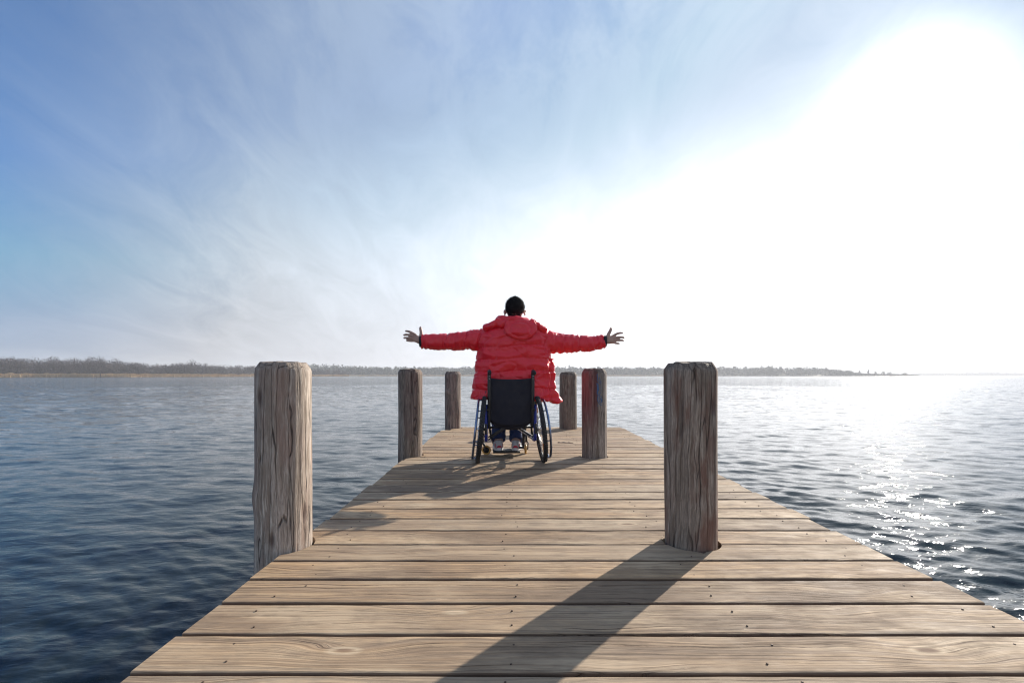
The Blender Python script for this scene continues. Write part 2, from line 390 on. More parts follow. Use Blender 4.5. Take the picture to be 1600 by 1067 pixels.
# ------------------------------------------------------------------ the pier
LEFT = lambda y: -.962 - .004 * y
RIGHT = lambda y: 1.556
DECK_END = 6.62
pier = empty('wooden_pier', (0, 2.5, 0)); tag(pier, 'broad weathered wooden pier of crosswise planks running out over the lake', 'pier')
WOOD = deck_wood()
edges = [-1.9 + .186 * k for k in range(17)]
edges = [e for e in edges if e < 1.0] + [fy for fy in (1.0090, 1.1445, 1.3170, 1.5035, 1.6735, 1.8455, 2.0220, 2.2050)]
while edges[-1] < DECK_END - .16: edges.append(edges[-1] + rng.uniform(.178, .192))
edges[-1] = DECK_END
V, Fc, RND, screws = [], [], [], []
TH, NA, NX = .036, 9, 44
def end_profile(y, x0, x1):
    """list of (xa(y), xb(y)) spans of a plank, cut round the posts"""
    return
for y0, y1 in zip(edges, edges[1:]):
    gap = rng.uniform(.0125, .0175); ya, yb = y0 + gap / 2, y1 - gap / 2
    ym = (ya + yb) / 2
    xl = LEFT(ym) + rng.uniform(-.010, .010); xr = RIGHT(ym) + rng.uniform(-.014, .012)
    rn = (rng.random(), rng.random(), rng.random(), 1); zt = rng.uniform(-.0015, .0015); tilt = rng.uniform(-.0015, .0015); sk = rng.uniform(-.002, .002)
    cuts = [(p[0], p[1], p[2] + HOLE) for p in POSTS if p[1] - p[2] - HOLE < yb and p[1] + p[2] + HOLE > ya]
    # spans as functions of y
    def lo(y, c):   # right side of hole c
        h = c[2] ** 2 - (y - c[1]) ** 2
        if h <= 0: return None
        return math.sqrt(h)
    pieces = []
    cuts.sort()
    bounds = [None] + cuts + [None]
    for A, B in zip(bounds, bounds[1:]):
        def xs(y, A=A):
            if A is None: return xl
            h = lo(y, A); return max(xl, A[0] + (h or 0)) if A[0] > xl or h else xl
        def xe(y, B=B):
            if B is None: return xr
            h = lo(y, B); return min(xr, B[0] - (h or 0))
        if B is not None and B[0] - B[2] < xl + .02: continue
        pieces.append((xs, xe))
    # cross-section in (y, z)
    bev = .005
    sec = [(ya, -bev), (ya + bev * .3, -bev * .3), (ya + bev, 0)] + [(ya + (yb - ya) * k / (NA + 1), 0) for k in range(1, NA + 1)] + \
          [(yb - bev, 0), (yb - bev * .3, -bev * .3), (yb, -bev), (yb, -TH), (ya, -TH)]
    ns = len(sec)
    sd = rng.random() * 100
    for xs, xe in pieces:
        b0 = len(V)
        for i in range(NX + 1):
            t = i / NX
            for (yy, zz) in sec:
                a_, b_ = xs(yy), xe(yy); x = a_ + (b_ - a_) * t
                wob = .0016 * noise.noise(Vector((x * 2.1, sd, 0))) + .0012 * noise.noise(Vector((x * 9, sd, yy * 3)))
                e = 1 if yy < ym else -1
                edge = .0022 * noise.noise(Vector((x * 6, sd + 5 * e, 1))) * (abs(yy - ym) / (yb - ym)) ** 4
                V.append((x, yy + edge + sk * (x - .3), zz + zt + tilt * (yy - ym) / .09 + wob * (1 if zz > -TH else 0)))
                RND.append(rn)
        for i in range(NX):
            for k in range(ns):
                Fc.append((b0 + i * ns + k, b0 + (i + 1) * ns + k, b0 + (i + 1) * ns + (k + 1) % ns, b0 + i * ns + (k + 1) % ns))
        for i, rev in ((0, False), (NX, True)):      # end caps as quad strips between the two long sides
            top = [b0 + i * ns + k for k in range(ns - 2)]; bl, br = b0 + i * ns + ns - 1, b0 + i * ns + ns - 2
            mid = len(top) // 2
            for k in range(len(top) - 1):
                q = (top[k], top[k + 1], br if k >= mid else bl)
                Fc.append(q + (q[2],)) if False else TRI.append(q) if 'TRI' in globals() else globals().__setitem__('TRI', [q])
            TRI.append((top[mid], br, bl))
    for xj in (-.78, -.02, .70, 1.40):
        for fy in (.24, .76):
            screws.append((xj + rng.uniform(-.045, .045), ya + (yb - ya) * fy + rng.uniform(-.008, .008)))
# planks mesh (quads and end triangles)
me = bpy.data.meshes.new('decking')
Vn = np.array(V, np.float32); Q = np.array(Fc, np.int32); T = np.array(TRI, np.int32)
me.vertices.add(len(Vn)); me.vertices.foreach_set('co', (Vn - np.array((0, 2.5, 0), np.float32)).ravel())
me.loops.add(Q.size + T.size); me.loops.foreach_set('vertex_index', np.concatenate([Q.ravel(), T.ravel()]))
me.polygons.add(len(Q) + len(T))
ls = np.concatenate([np.arange(len(Q)) * 4, Q.size + np.arange(len(T)) * 3]).astype(np.int32); me.polygons.foreach_set('loop_start', ls)
me.polygons.foreach_set('loop_total', np.concatenate([np.full(len(Q), 4), np.full(len(T), 3)]).astype(np.int32))
me.update(calc_edges=True)
bmt = bmesh.new(); bmt.from_mesh(me); bmesh.ops.recalc_face_normals(bmt, faces=bmt.faces[:]); bmt.to_mesh(me); bmt.free()
at = me.attributes.new('prnd', 'FLOAT_COLOR', 'POINT'); at.data.foreach_set('color', np.array(RND, np.float32).ravel())
deck = link('decking', me, WOOD, pier, smooth=False)
bm = bmesh.new()
for x, y in screws:
    if any((x - p[0]) ** 2 + (y - p[1]) ** 2 < (p[2] + .03) ** 2 for p in POSTS) or y < -.3: continue
    tube(bm, [(x, y - 2.5, -.004), (x, y - 2.5, .0018), (x, y - 2.5, .0022)], [.0031, .0031, .0021], 8)
o = build('screw_heads', bm, plain('rusty_steel', (.10, .065, .045), .7, .4), pier, smooth=False); o['kind'] = 'stuff'
BEAM = plain('dark_wet_timber', (.075, .055, .042), .85, var=.4, sc=14, bump=.004)
for x in (-.78, -.02, .70, 1.40):
    bm = bmesh.new(); box(bm, (x, (DECK_END - 1.9) / 2 - 2.5, -.042 - .07), (.10, DECK_END + 1.85, .14), bev=.006); build('joist', bm, BEAM, pier, smooth=False)
for y in (-.2, 2.05 + .18, 4.25 + .18, 6.46 - .18):
    bm = bmesh.new(); box(bm, (.30, y - 2.5, -.188 - .09), (2.46, .12, .18), bev=.008); build('crossbeam', bm, BEAM, pier, smooth=False)
# a hole-like mark right of the wheelchair, built as a thin dark piece
bm = bmesh.new(); L = []
for k in range(15):
    t = k / 14; x = -.085 + .17 * t; w = .020 * 1.7 * math.sin(math.pi * min(1, t * 1.02 + .02)) * (.7 + .5 * noise.noise(Vector((t * 7, 0, 3)))) + .004
    cy = .012 * math.sin(t * 5) - .012 * t
    L.append([bm.verts.new((x, cy + s * w, z)) for s, z in ((-1, .0008), (-.5, .008), (.5, .009 + .003 * math.sin(t * 19)), (1, .0008))])
for A, B in zip(L, L[1:]):
    for k in range(4): bm.faces.new((A[k], A[(k + 1) % 4], B[(k + 1) % 4], B[k]))
bm.faces.new(L[0]); bm.faces.new(L[-1][::-1])
o = build('hole_mark', bm, plain('dark_hole_mark', (.06, .035, .025), .8, var=.5, sc=60, bump=.003)); o.location = (.578, 5.06, 0)
tag(o, 'thin dark piece for a hole-like mark on the planks between the right wheel and the painted post', 'bark')

# ------------------------------------------------------------------ lake
WATER_Z = -.75
def lake():
    m, g, b = mat('lake_water'); geo = g.new('ShaderNodeNewGeometry'); p = geo.outputs['Position']
    b.inputs['Base Color'].default_value = (.010, .016, .018, 1); b.inputs['IOR'].default_value = 1.333
    dist = g.vm('LENGTH', p, out=1)
    g.l.new(g.mr(dist, 8, 400, .03, .10), b.inputs['Roughness'])
    n1 = g.noise(g.scale(p, (1.0, 2.4, 1), rot=(0, 0, R(-14))), 7.0, 3, .55, .3)
    h = g.m('MULTIPLY', n1, g.mr(dist, 4, 30, .0055, .010))
    bn = g.new('ShaderNodeBump', {'Height': h, 'Strength': 1.0, 'Distance': 1.0})
    # beyond a few metres the ripples are finer than the mesh: tilt the normal by a slope field instead
    s1 = g.noise(g.scale(p, (.7, 1.6, 1), rot=(0, 0, R(-12))), 2.2, 5, .62, .4, out=1)
    s2 = g.noise(g.scale(p, (.12, .3, 1), rot=(0, 0, R(-6))), 1.0, 4, .6, .3, out=0)
    sl = g.vm('SUBTRACT', s1, (.5, .5, .5)); sl = g.vm('MULTIPLY', sl, (.75, 1.0, 0))
    k = g.m('MULTIPLY', g.mr(dist, 4, 60, .32, 1.6), g.mr(s2, .35, .65, .65, 1.25))
    sv = g.vm('SCALE', sl, None); g.l.new(k, sv.node.inputs['Scale'])
    g.l.new(g.vm('NORMALIZE', g.vm('ADD', bn.outputs[0], sv)), b.inputs['Normal'])
    # mesh: fan of rings, fine in front, coarse behind
    angs = np.concatenate([np.linspace(-60, 60, 1100), np.linspace(60, 300, 121)[1:-1]]) * math.pi / 180
    rad = [0.6]
    while rad[-1] < 3900: rad.append(rad[-1] + max(.016, .22 if 30 < rad[-1] < 75 else rad[-1] * (.0062 if rad[-1] < 35 else .05)))
    rad = np.array(rad); A, Rr = np.meshgrid(angs, rad); X = np.sin(A) * Rr; Y = np.cos(A) * Rr
    Z = np.zeros_like(X); r = np.random.RandomState(3)
    cell = np.maximum(Rr * np.where(Rr < 78, np.clip(.22 / Rr, .003, .0062), .05), .02)
    for k in range(100):
        lam = .10 * (1.0 / .10) ** r.rand(); th = r.normal(R(74), .5); kk = 2 * math.pi / lam; ph = r.rand() * 6.28
        amp = .0017 * lam ** .45 * r.uniform(.5, 1.3)
        fade = np.clip((lam / cell - 2.5) / 2.5, 0, 1)
        w = np.sin(kk * (X * math.cos(th) + Y * math.sin(th)) + ph + .6 * np.sin(.7 * X + ph) )
        Z += amp * fade * (w + .25 * np.cos(2 * np.arcsin(np.clip(w, -1, 1))))
    for k in range(16):
        lam = 1.2 * (2.8 / 1.2) ** r.rand(); th = r.normal(R(80), .4); kk = 2 * math.pi / lam; ph = r.rand() * 6.28
        Z += .0009 * lam * np.clip((lam / cell - 2.5) / 2.5, 0, 1) * np.sin(kk * (X * math.cos(th) + Y * math.sin(th)) + ph + .5 * np.sin(.5 * X - .3 * Y + ph))
    gust = .75 + .35 * np.sin(.31 * X + .5 * np.sin(.23 * Y)) * np.sin(.19 * Y + 1)
    Z = Z * gust + WATER_Z
    V = np.stack([X, Y, Z], -1).reshape(-1, 3); na, nr = len(angs), len(rad)
    i = np.arange(nr - 1)[:, None] * na; j = np.arange(na)[None]; j2 = (j + 1) % na
    Fc = np.stack([i + j, i + na + j, i + na + j2, i + j2], -1).reshape(-1, 4)[:, ::-1]
    c = len(V); V = np.vstack([V, [[0, 0, WATER_Z]]])
    o = from_np('water', V, Fc, m)
    tag(o, 'dark rippled lake water glittering under the low sun', kind='structure'); return o
lake()

# ------------------------------------------------------------------ far shores
def interp(tbl, x):
    xs = [a[0] for a in tbl]; return np.interp(x, xs, [a[1] for a in tbl])
LAND = plain('winter_ground', (.10, .085, .05), .95, var=.3, sc=.05)
REED = plain('dry_reeds', (.50, .36, .21), .9, var=.35, sc=.08)
TWIG = plain('bare_winter_crowns', (.055, .042, .042), .95, var=.35, sc=.06)
TWIG2 = plain('dark_evergreen_crowns', (.05, .06, .04), .95, var=.35, sc=.05)
BARK = plain('tree_bark', (.10, .08, .065), .95)
def wx(px, y): return (px - VX) / F * y
def wz(py, y): return EYE - (py - HY) / F * y

def terrain(name, label, px0, px1, ytab, ztab, depth, wob=1.5, step=8):
    """strip of land from the waterline back; ztab gives the height of its crest in metres"""
    V, Fc = [], []; cols = int((px1 - px0) / step) + 1; rows = 10
    for i in range(cols):
        px = px0 + (px1 - px0) * i / (cols - 1); y0 = float(interp(ytab, px)); h = float(interp(ztab, px))
        for j in range(rows):
            t = j / (rows - 1); y = y0 + depth * t + (4 * noise.noise(Vector((px * .05, 1, 2))) if j == 0 else 0)
            z = WATER_Z - .6 + (1.2 if j else 0) + h * math.sin(min(1, t * 1.25) * math.pi / 2) ** 1.2 + (wob * noise.noise(Vector((px * .03, t * 3, h))) if j > 1 else 0)
            if j == rows - 1: z = WATER_Z - 1
            V.append((wx(px, y0) * (1 + (y - y0) / y0), y, z))
    for i in range(cols - 1):
        for j in range(rows - 1): Fc.append((i * rows + j, (i + 1) * rows + j, (i + 1) * rows + j + 1, i * rows + j + 1))
    o = from_np(name, V, Fc, LAND); tag(o, label, kind='structure'); return o

def crown_tris(V, Fc, x, y, z0, h, w, n, s, R_, shape='round'):
    """a crown of many small faces round a branching core"""
    for _ in range(n):
        while True:
            a, b_, c = R_.uniform(-1, 1), R_.uniform(-1, 1), R_.uniform(-1, 1)
            if a * a + b_ * b_ + c * c < 1: break
        if shape == 'cone': k = (1 - (c + 1) / 2) * .95 + .05; a, b_ = a * k, b_ * k
        cx, cy, cz = x + a * w, y + b_ * w, z0 + h * (.60 + .40 * c)
        q = s * R_.uniform(.5, 1.3)
        v = [(cx + R_.uniform(-q, q), cy + R_.uniform(-q, q), cz + R_.uniform(-q, q) * 1.2) for _ in range(3)]
        i = len(V); V.extend(v); Fc.append((i, i + 1, i + 2))

def trunk_tris(V, Fc, x, y, z0, h, r, R_):
    """tapered three-sided trunk with a few limbs"""
    def limb(a, b, ra, rb):
        i = len(V)
        for p, q in ((a, ra), (b, rb)):
            for k in range(3): V.append((p[0] + q * math.cos(k * 2.09), p[1] + q * math.sin(k * 2.09), p[2]))
        for k in range(3):
            k2 = (k + 1) % 3; Fc.append((i + k, i + k2, i + 3 + k2)); Fc.append((i + k, i + 3 + k2, i + 3 + k))
    limb((x, y, z0 - 1), (x, y, z0 + h * .8), r, r * .25)
    for _ in range(7):
        t = R_.uniform(.3, .75); a = R_.uniform(0, 6.28); l = h * R_.uniform(.2, .36)
        limb((x, y, z0 + h * t), (x + math.cos(a) * l * .6, y + math.sin(a) * l * .6, z0 + h * t + l), r * .45, r * .1)

def wood(name, label, px0, px1, ytab, toptab, n, dmin, dmax, wfac, tri_n, tri_s, m, seed, evergreen=.0, ground=None):
    R_ = random.Random(seed); V, Fc = [], []
    for i in range(n):
        px = R_.uniform(px0, px1); d = R_.uniform(dmin, dmax) ** 1.0; y = float(interp(ytab, px)) + d
        zt = wz(float(interp(toptab, px)), y); x = wx(px, y)
        zb = WATER_Z + .3 + (ground(px, d) if ground else 0)
        h = (zt - zb) * R_.uniform(.66, .98) * (1 + .05 * noise.noise(Vector((px * .04, seed, 0))))
        h = max(h, 1.5)
        w = h * wfac * R_.uniform(.7, 1.25)
        crown_tris(V, Fc, x, y, zb, h, w, tri_n, tri_s, R_, 'cone' if R_.random() < evergreen else 'round')
        if tri_n > 40: trunk_tris(V, Fc, x, y, zb, h, .16 * h / 12, R_)
        # undergrowth
        for _ in range(int(tri_n * .35)):
            xx, yy = x + R_.uniform(-w, w) * 1.6, y - R_.uniform(0, 6); zz = zb + R_.uniform(0, h * .4); q = tri_s * 1.3
            k = len(V); V.extend([(xx + R_.uniform(-q, q), yy + R_.uniform(-q, q), zz + R_.uniform(-q, q)) for _ in range(3)]); Fc.append((k, k + 1, k + 2))
    o = from_np(name, V, Fc, m, smooth=False); tag(o, label, kind='stuff'); return o

# left shore: reeds in front of a bare wood, 340 to 620 m away
yL = [(-260, 300), (0, 345), (200, 400), (330, 470), (470, 640), (560, 760)]
topL = [(-260, 551), (0, 556), (60, 557), (110, 559), (150, 557), (185, 562), (250, 567), (300, 564), (340, 568), (400, 570), (470, 573), (560, 578)]
terrain('shore', 'low grassy bank under the bare wood on the left', -260, 560, yL, [(-260, 1.2), (560, 1.2)], 90)
wood('bare_wood', 'bare brown winter wood along the left shore', -260, 545, yL, topL, 1100, 10, 60, .36, 110, .62, TWIG, 11)
def reeds(name, label, px0, px1, ytab, hh, n, seed):
    R_ = random.Random(seed); V, Fc = [], []
    for i in range(n):
        px = R_.uniform(px0, px1); y = float(interp(ytab, px)) + R_.uniform(-2.5, 7); x = wx(px, y); w = R_.uniform(.12, .38)
        h = hh * R_.uniform(.65, 1.1) * (1 + .25 * noise.noise(Vector((px * .09, 4, 1)))); z = WATER_Z - .2; a = R_.uniform(0, 3.1)
        i0 = len(V); lx = R_.uniform(-.4, .4)
        V.extend([(x - w * math.cos(a), y - w * math.sin(a), z), (x + w * math.cos(a), y + w * math.sin(a), z), (x + lx + w * .6, y, z + h), (x + lx - w * .6, y, z + h * .96)])
        Fc.append((i0, i0 + 1, i0 + 2, i0 + 3))
    o = from_np(name, V, Fc, REED, smooth=False); tag(o, label, kind='stuff')
reeds('reed_bed', 'dry tan reeds along the left waterline', -260, 545, yL, 3.2, 14000, 5)
reeds('reed_bed', 'pale reed strip below the hazy middle shore', 470, 1120, [(470, 860), (1120, 930)], 3.2, 5000, 6)

# middle and right: hazy wooded rise ending in a low spit
yM = [(380, 900), (620, 900), (1100, 960), (1432, 900), (1440, 900)]
topM = [(380, 577), (480, 568.5), (505, 568), (560, 571), (600, 572), (680, 573), (730, 571.5), (800, 572), (900, 572), (1040, 572.5), (1180, 572), (1240, 573), (1290, 574.5), (1320, 578.5), (1360, 583), (1400, 585), (1432, 586)]
hM = [(p, max(0, (HY - t) / F * 1060 - 9) * .8) for p, t in topM]
terrain('hill', 'long low wooded rise across the lake', 380, 1434, yM, hM, 200, 1.0)
wood('hazy_wood', 'hazy wooded rise behind the posts and the wheelchair', 380, 1330, yM, topM, 1500, 8, 150, .42, 26, 3.0, TWIG2, 21, .1)
wood('spit_scrub', 'low scrub on the spit reaching out to the right', 1320, 1433, [(1320, 905), (1433, 902)], [(1320, 580), (1360, 583.2), (1400, 584.8), (1433, 586.2)], 500, 2, 14, .9, 26, 1.0, TWIG2, 23, .1)
# farthest shore, right of the spit
yF = [(1380, 2500), (1760, 2300)]
terrain('far_shore', 'faint farthest shore on the right', 1380, 1760, yF, [(1380, 3), (1560, 5), (1760, 6)], 200, 2)
wood('far_wood', 'faint tree line on the farthest shore', 1385, 1755, yF, [(1380, 584), (1480, 583), (1560, 582), (1620, 582.5), (1760, 581)], 500, 5, 60, .8, 22, 5.0, TWIG2, 31)

# single trees one can pick out
def lone_tree(px, ptop, y, w, shape, label, cat, seed, m, n=230, s=.55, zb=WATER_Z + .6):
    R_ = random.Random(seed); x = wx(px, y); h = wz(ptop, y) - zb; o = empty('tree' if shape == 'round' else 'spruce_tree', (x, y, zb))
    tag(o, label, cat, 'single trees standing out on the far shores')
    V, Fc = [], []; trunk_tris(V, Fc, 0, 0, 0, h, .03 * h * .6, R_); from_np('trunk', V, Fc, BARK, o, smooth=False)
    V, Fc = [], []; crown_tris(V, Fc, 0, 0, 0, h, w, n, s, R_, shape); from_np('crown', V, Fc, m, o, smooth=False)
lone_tree(84, 555.6, 372, 4.6, 'round', 'round bare tree with an open crown above the left wood, near the left frame edge', 'tree', 1, TWIG, 420)
lone_tree(115, 557.2, 380, 5.2, 'round', 'broad low-domed bare tree standing above the left wood', 'tree', 2, TWIG, 420)
lone_tree(142, 555.8, 384, 4.2, 'round', 'left one of two tall bare trees close together above the left wood', 'tree', 3, TWIG, 420)
lone_tree(157, 556.0, 386, 3.8, 'round', 'right one of two tall bare trees close together above the left wood', 'tree', 4, TWIG, 420)
lone_tree(180, 559.0, 398, 4.8, 'round', 'dense dark bare tree where the left wood starts to drop', 'tree', 5, TWIG, 420)
lone_tree(299, 560.5, 455, 5.0, 'round', 'lone tall bare tree rising midway along the left shore', 'tree', 6, TWIG, 420)
for k, (px, pt, w, sh, lab) in enumerate([
    (1190, 568.8, 2.6, 'round', 'thin bare tree on the ridge just right of the nearest right post'),
    (1206, 569.0, 3.4, 'round', 'bushy small tree on the flat ridge, second of the ridge trees from the post'),
    (1260, 571.0, 6.5, 'round', 'widest flat-topped tree on the ridge, pale with haze'),
    (1343, 578.2, 2.0, 'round', 'small stunted tree at the foot of the ridge'),
    (1357, 577.0, 2.3, 'cone', 'tallest dark tree of the spit, narrow and pointed'),
    (1368, 580.0, 2.2, 'round', 'slim bare tree next to the tallest tree of the spit'),
    (1380, 580.0, 2.8, 'round', 'pale spindly tree halfway along the spit'),
    (1390, 581.0, 3.6, 'round', 'dark bushy tree past the middle of the spit'),
    (1413, 582.3, 4.6, 'round', 'wide low bush-like tree near the tip of the spit')]):
    lone_tree(px, pt, 912 if px > 1300 else 1010, w, sh, lab, 'tree', 40 + k, TWIG2, 130, 1.1, WATER_Z + (.6 if px > 1300 else 10))

# ------------------------------------------------------------------ the air over the lake
hm = bpy.data.materials.new('haze'); hm.use_nodes = True; hm.node_tree.nodes.clear(); gh = G(hm.node_tree)
pv = gh.new('ShaderNodeVolumePrincipled', {'Color': (.93, .95, 1, 1), 'Density': .00036, 'Anisotropy': .2})
gh.new('ShaderNodeOutputMaterial', {'Volume': pv.outputs[0]})
bm = bmesh.new(); box(bm, (0, 0, 24), (8600, 8600, 56), bev=0)
o = build('haze', bm, hm, smooth=False); o['kind'] = 'stuff'; o['label'] = 'thin winter haze over the lake'

# ------------------------------------------------------------------ wheelchair (local: +y forward, origin between the wheel contacts)
BLACK = plain('black_powder_coat', (.016, .016, .018), .4, var=.3)
BLUE = plain('blue_frame_paint', (.012, .028, .24), .3, .2, var=.15)
RUB = plain('black_tyre_rubber', (.022, .021, .022), .75, var=.4, sc=120, bump=.001)
ALU = plain('anodised_push_rim', (.16, .21, .33), .3, 1.0, var=.08)
STEEL = plain('polished_steel', (.62, .62, .62), .25, 1.0, var=.05)
CANVAS = plain('black_backrest_canvas', (.013, .013, .022), .9, var=.3, sc=16, bump=.004)
PU = plain('amber_castor_rubber', (.62, .36, .10), .35, var=.2, **{'Transmission Weight': .3})
REDP = plain('red_reflector', (.75, .02, .04), .25)
ORANGE = plain('orange_reflector', (.95, .25, .01), .3)
GRIP = plain('black_foam_grip', (.02, .02, .022), .8, var=.3, sc=200, bump=.001)

chair = empty('wheelchair', (-.022, 3.94, 0), R(4.3))
tag(chair, 'blue and black manual wheelchair carrying the person in the red jacket', 'wheelchair')
WR, CAM = .288, R(6.2)
def wheel(s):
    w = empty('wheel', (s * .2565, 0, WR * math.cos(CAM)), 0); w.parent = chair; w.rotation_euler = (0, -s * CAM, 0)
    ax = (1, 0, 0)
    bm = bmesh.new(); ring(bm, (0, 0, 0), ax, WR - .019, .019, 96, 12)
    for k in range(84):     # tread blocks
        a = 2 * math.pi * k / 84
        for xo, da in ((-.0125, 0), (0, .5), (.0125, 0)):
            aa = a + da * 2 * math.pi / 84; rr = WR - .0015 - abs(xo) * .28
            box(bm, (xo, math.cos(aa) * rr, math.sin(aa) * rr), (.0085, .0115, .006), Matrix.Rotation(aa - math.pi / 2, 3, 'X'), bev=0)
    build('tyre', bm, RUB, w)
    bm = bmesh.new(); ring(bm, (0, 0, 0), ax, WR - .042, .008, 96, 8, 1.3); build('rim', bm, BLACK, w)
    bm = bmesh.new(); tube(bm, [(-.03, 0, 0), (.03, 0, 0)], .012, 16); tube(bm, [(-.024, 0, 0), (-.02, 0, 0)], .024, 20); tube(bm, [(.02, 0, 0), (.024, 0, 0)], .024, 20)
    tube(bm, [(-s * .05, 0, 0), (s * .045, 0, 0)], .007, 12); build('hub', bm, STEEL, w)
    bm = bmesh.new()
    for k in range(28):
        a = 2 * math.pi * k / 28; a2 = a + (.5 if k % 4 < 2 else -.5); xs = .022 if k % 2 else -.022
        tube(bm, [(xs, math.cos(a2) * .022, math.sin(a2) * .022), (0, math.cos(a) * (WR - .042), math.sin(a) * (WR - .042))], .0013, 5)
    build('spokes', bm, STEEL, w)
    bm = bmesh.new(); ring(bm, (s * .048, 0, 0), ax, .252, .0095, 96, 12)
    for k in range(6):
        a = 2 * math.pi * k / 6 + .3; tube(bm, [(s * .004, math.cos(a) * .25, math.sin(a) * .25), (s * .045, math.cos(a) * .25, math.sin(a) * .25)], .005, 8)
    build('push_rim', bm, ALU, w)
    for a in ((1.1, -2.2) if s > 0 else (2.6,)):
        bm = bmesh.new(); box(bm, (0, math.cos(a) * .19, math.sin(a) * .19), (.012, .03, .075), Matrix.Rotation(a - math.pi / 2, 3, 'X'), .004); build('spoke_reflector', bm, ORANGE, w)
for s in (-1, 1): wheel(s)

# frame
for s in (-1, 1):
    bm = bmesh.new(); x = s * .212
    tube(bm, smoothpts([(x, 0, .50), (x, 0, .24), (x, .04, .185), (x, .20, .18), (x * .98, .36, .17)]), .014, 14)
    build('side_frame', bm, BLUE, chair)
bm = bmesh.new()
for s in (-1, 1):
    x = s * .20
    tube(bm, smoothpts([(x, -.04, .455), (x, .2, .46), (x, .36, .45), (x * .98, .42, .38), (x * .8, .44, .18), (x * .62, .42, .075), (x * .55, .36, .05)]), .0115, 12)
    tube(bm, [(s * .185, .20, .46), (s * .212, .20, .18)], .010, 10)
    tube(bm, [(s * .212, 0, .288), (s * .25, 0, .286)], .013, 12)
    box(bm, (s * .214, .0, .29), (.020, .06, .09), bev=.004)
tube(bm, [(-.2, .02, .30), (.2, .02, .30)], .010, 12)
build('seat_frame', bm, BLACK, chair)
for s in (-1, 1):
    bm = bmesh.new()
    for dz in (-.011, .011): tube(bm, [(s * .195, .03 + .03 * s, .205 + dz), (-s * .175, .03 + .03 * s, .445 + dz)], .0055, 8)
    build('cross_brace', bm, STEEL if s > 0 else BLACK, chair)
    bm = bmesh.new(); box(bm, (s * .01, .03 + .03 * s, .325), (.41, .006, .022), Matrix.Rotation(s * math.atan2(.24, .37), 3, 'Y'), .002); build('brace_strap', bm, BLACK, chair)
    bm = bmesh.new(); box(bm, (s * .212, -.0165, .297), (.013, .007, .036), bev=.002); build('reflector', bm, REDP, chair)
# back posts, grips and canvas
for s in (-1, 1):
    x = s * .187
    bm = bmesh.new(); tube(bm, smoothpts([(x, 0, .30), (x, -.025, .45), (x, -.04, .62), (x, -.045, .745), (x, -.055, .775), (x, -.085, .782)]), [.0125] * 8 + [.0155] * 23, 14)
    po = build('back_post', bm, BLACK, chair)
    bm = bmesh.new()
    for z in (.744, .722): ball(bm, (x, -.0585, z), (.0045, .003, .0045), 10, 8)
    build('screw', bm, STEEL, po)
    bm = bmesh.new(); tube(bm, smoothpts([(x, -.055, .783), (x, -.10, .782), (x, -.15, .770), (x, -.165, .764)]), [.0145] * 3 + [.0165] * 3 + [.0165] * 8 + [.015] * 4 + [.010], 18); build('push_grip', bm, GRIP, chair)
bm = bmesh.new(); NXc, NZ = 28, 26; lay = []
for side in (0, 1):
    gr = []
    for j in range(NZ + 1):
        row = []
        for i in range(NXc + 1):
            u = -1 + 2 * i / NXc; t = j / NZ; zb = .318 + .060 * abs(u) ** 3; z = zb + (.728 - .012 * (1 - u * u) - zb) * t
            y = -.042 - .022 * (1 - u * u) * (1 - .5 * t) + .006 * noise.noise(Vector((u * 3, t * 4, 0))) + (.012 if side else 0) + .03 * (1 - t)
            row.append(bm.verts.new((u * .186, y, z)))
        gr.append(row)
    lay.append(gr)
for gr in lay:
    for j in range(NZ):
        for i in range(NXc): bm.faces.new((gr[j][i], gr[j][i + 1], gr[j + 1][i + 1], gr[j + 1][i]))
A, B = lay
for i in range(NXc): bm.faces.new((A[0][i], A[0][i + 1], B[0][i + 1], B[0][i])); bm.faces.new((A[NZ][i], A[NZ][i + 1], B[NZ][i + 1], B[NZ][i]))
for j in range(NZ): bm.faces.new((A[j][0], A[j + 1][0], B[j + 1][0], B[j][0])); bm.faces.new((A[j][NXc], A[j + 1][NXc], B[j + 1][NXc], B[j][NXc]))
bk = build('backrest', bm, CANVAS, chair)
bm = bmesh.new(); box(bm, (0, .18, .43), (.37, .40, .055), bev=.02)
tube(bm, smoothpts([(-.17, .02, .38), (-.1, .02, .325), (0, .02, .305), (.1, .02, .32), (.17, .02, .37)]), .030, 12)
build('seat', bm, CANVAS, chair)
for s in (-1, 1):
    bm = bmesh.new(); box(bm, (s * .215, .17, .54), (.008, .28, .15), bev=.003); build('side_guard', bm, BLACK, chair)
# footplate
bm = bmesh.new(); box(bm, (-.02, .335, .0445), (.25, .20, .012), bev=.004); box(bm, (-.02, .235, .050), (.20, .012, .020), bev=.003)
build('footplate', bm, RUB, chair)
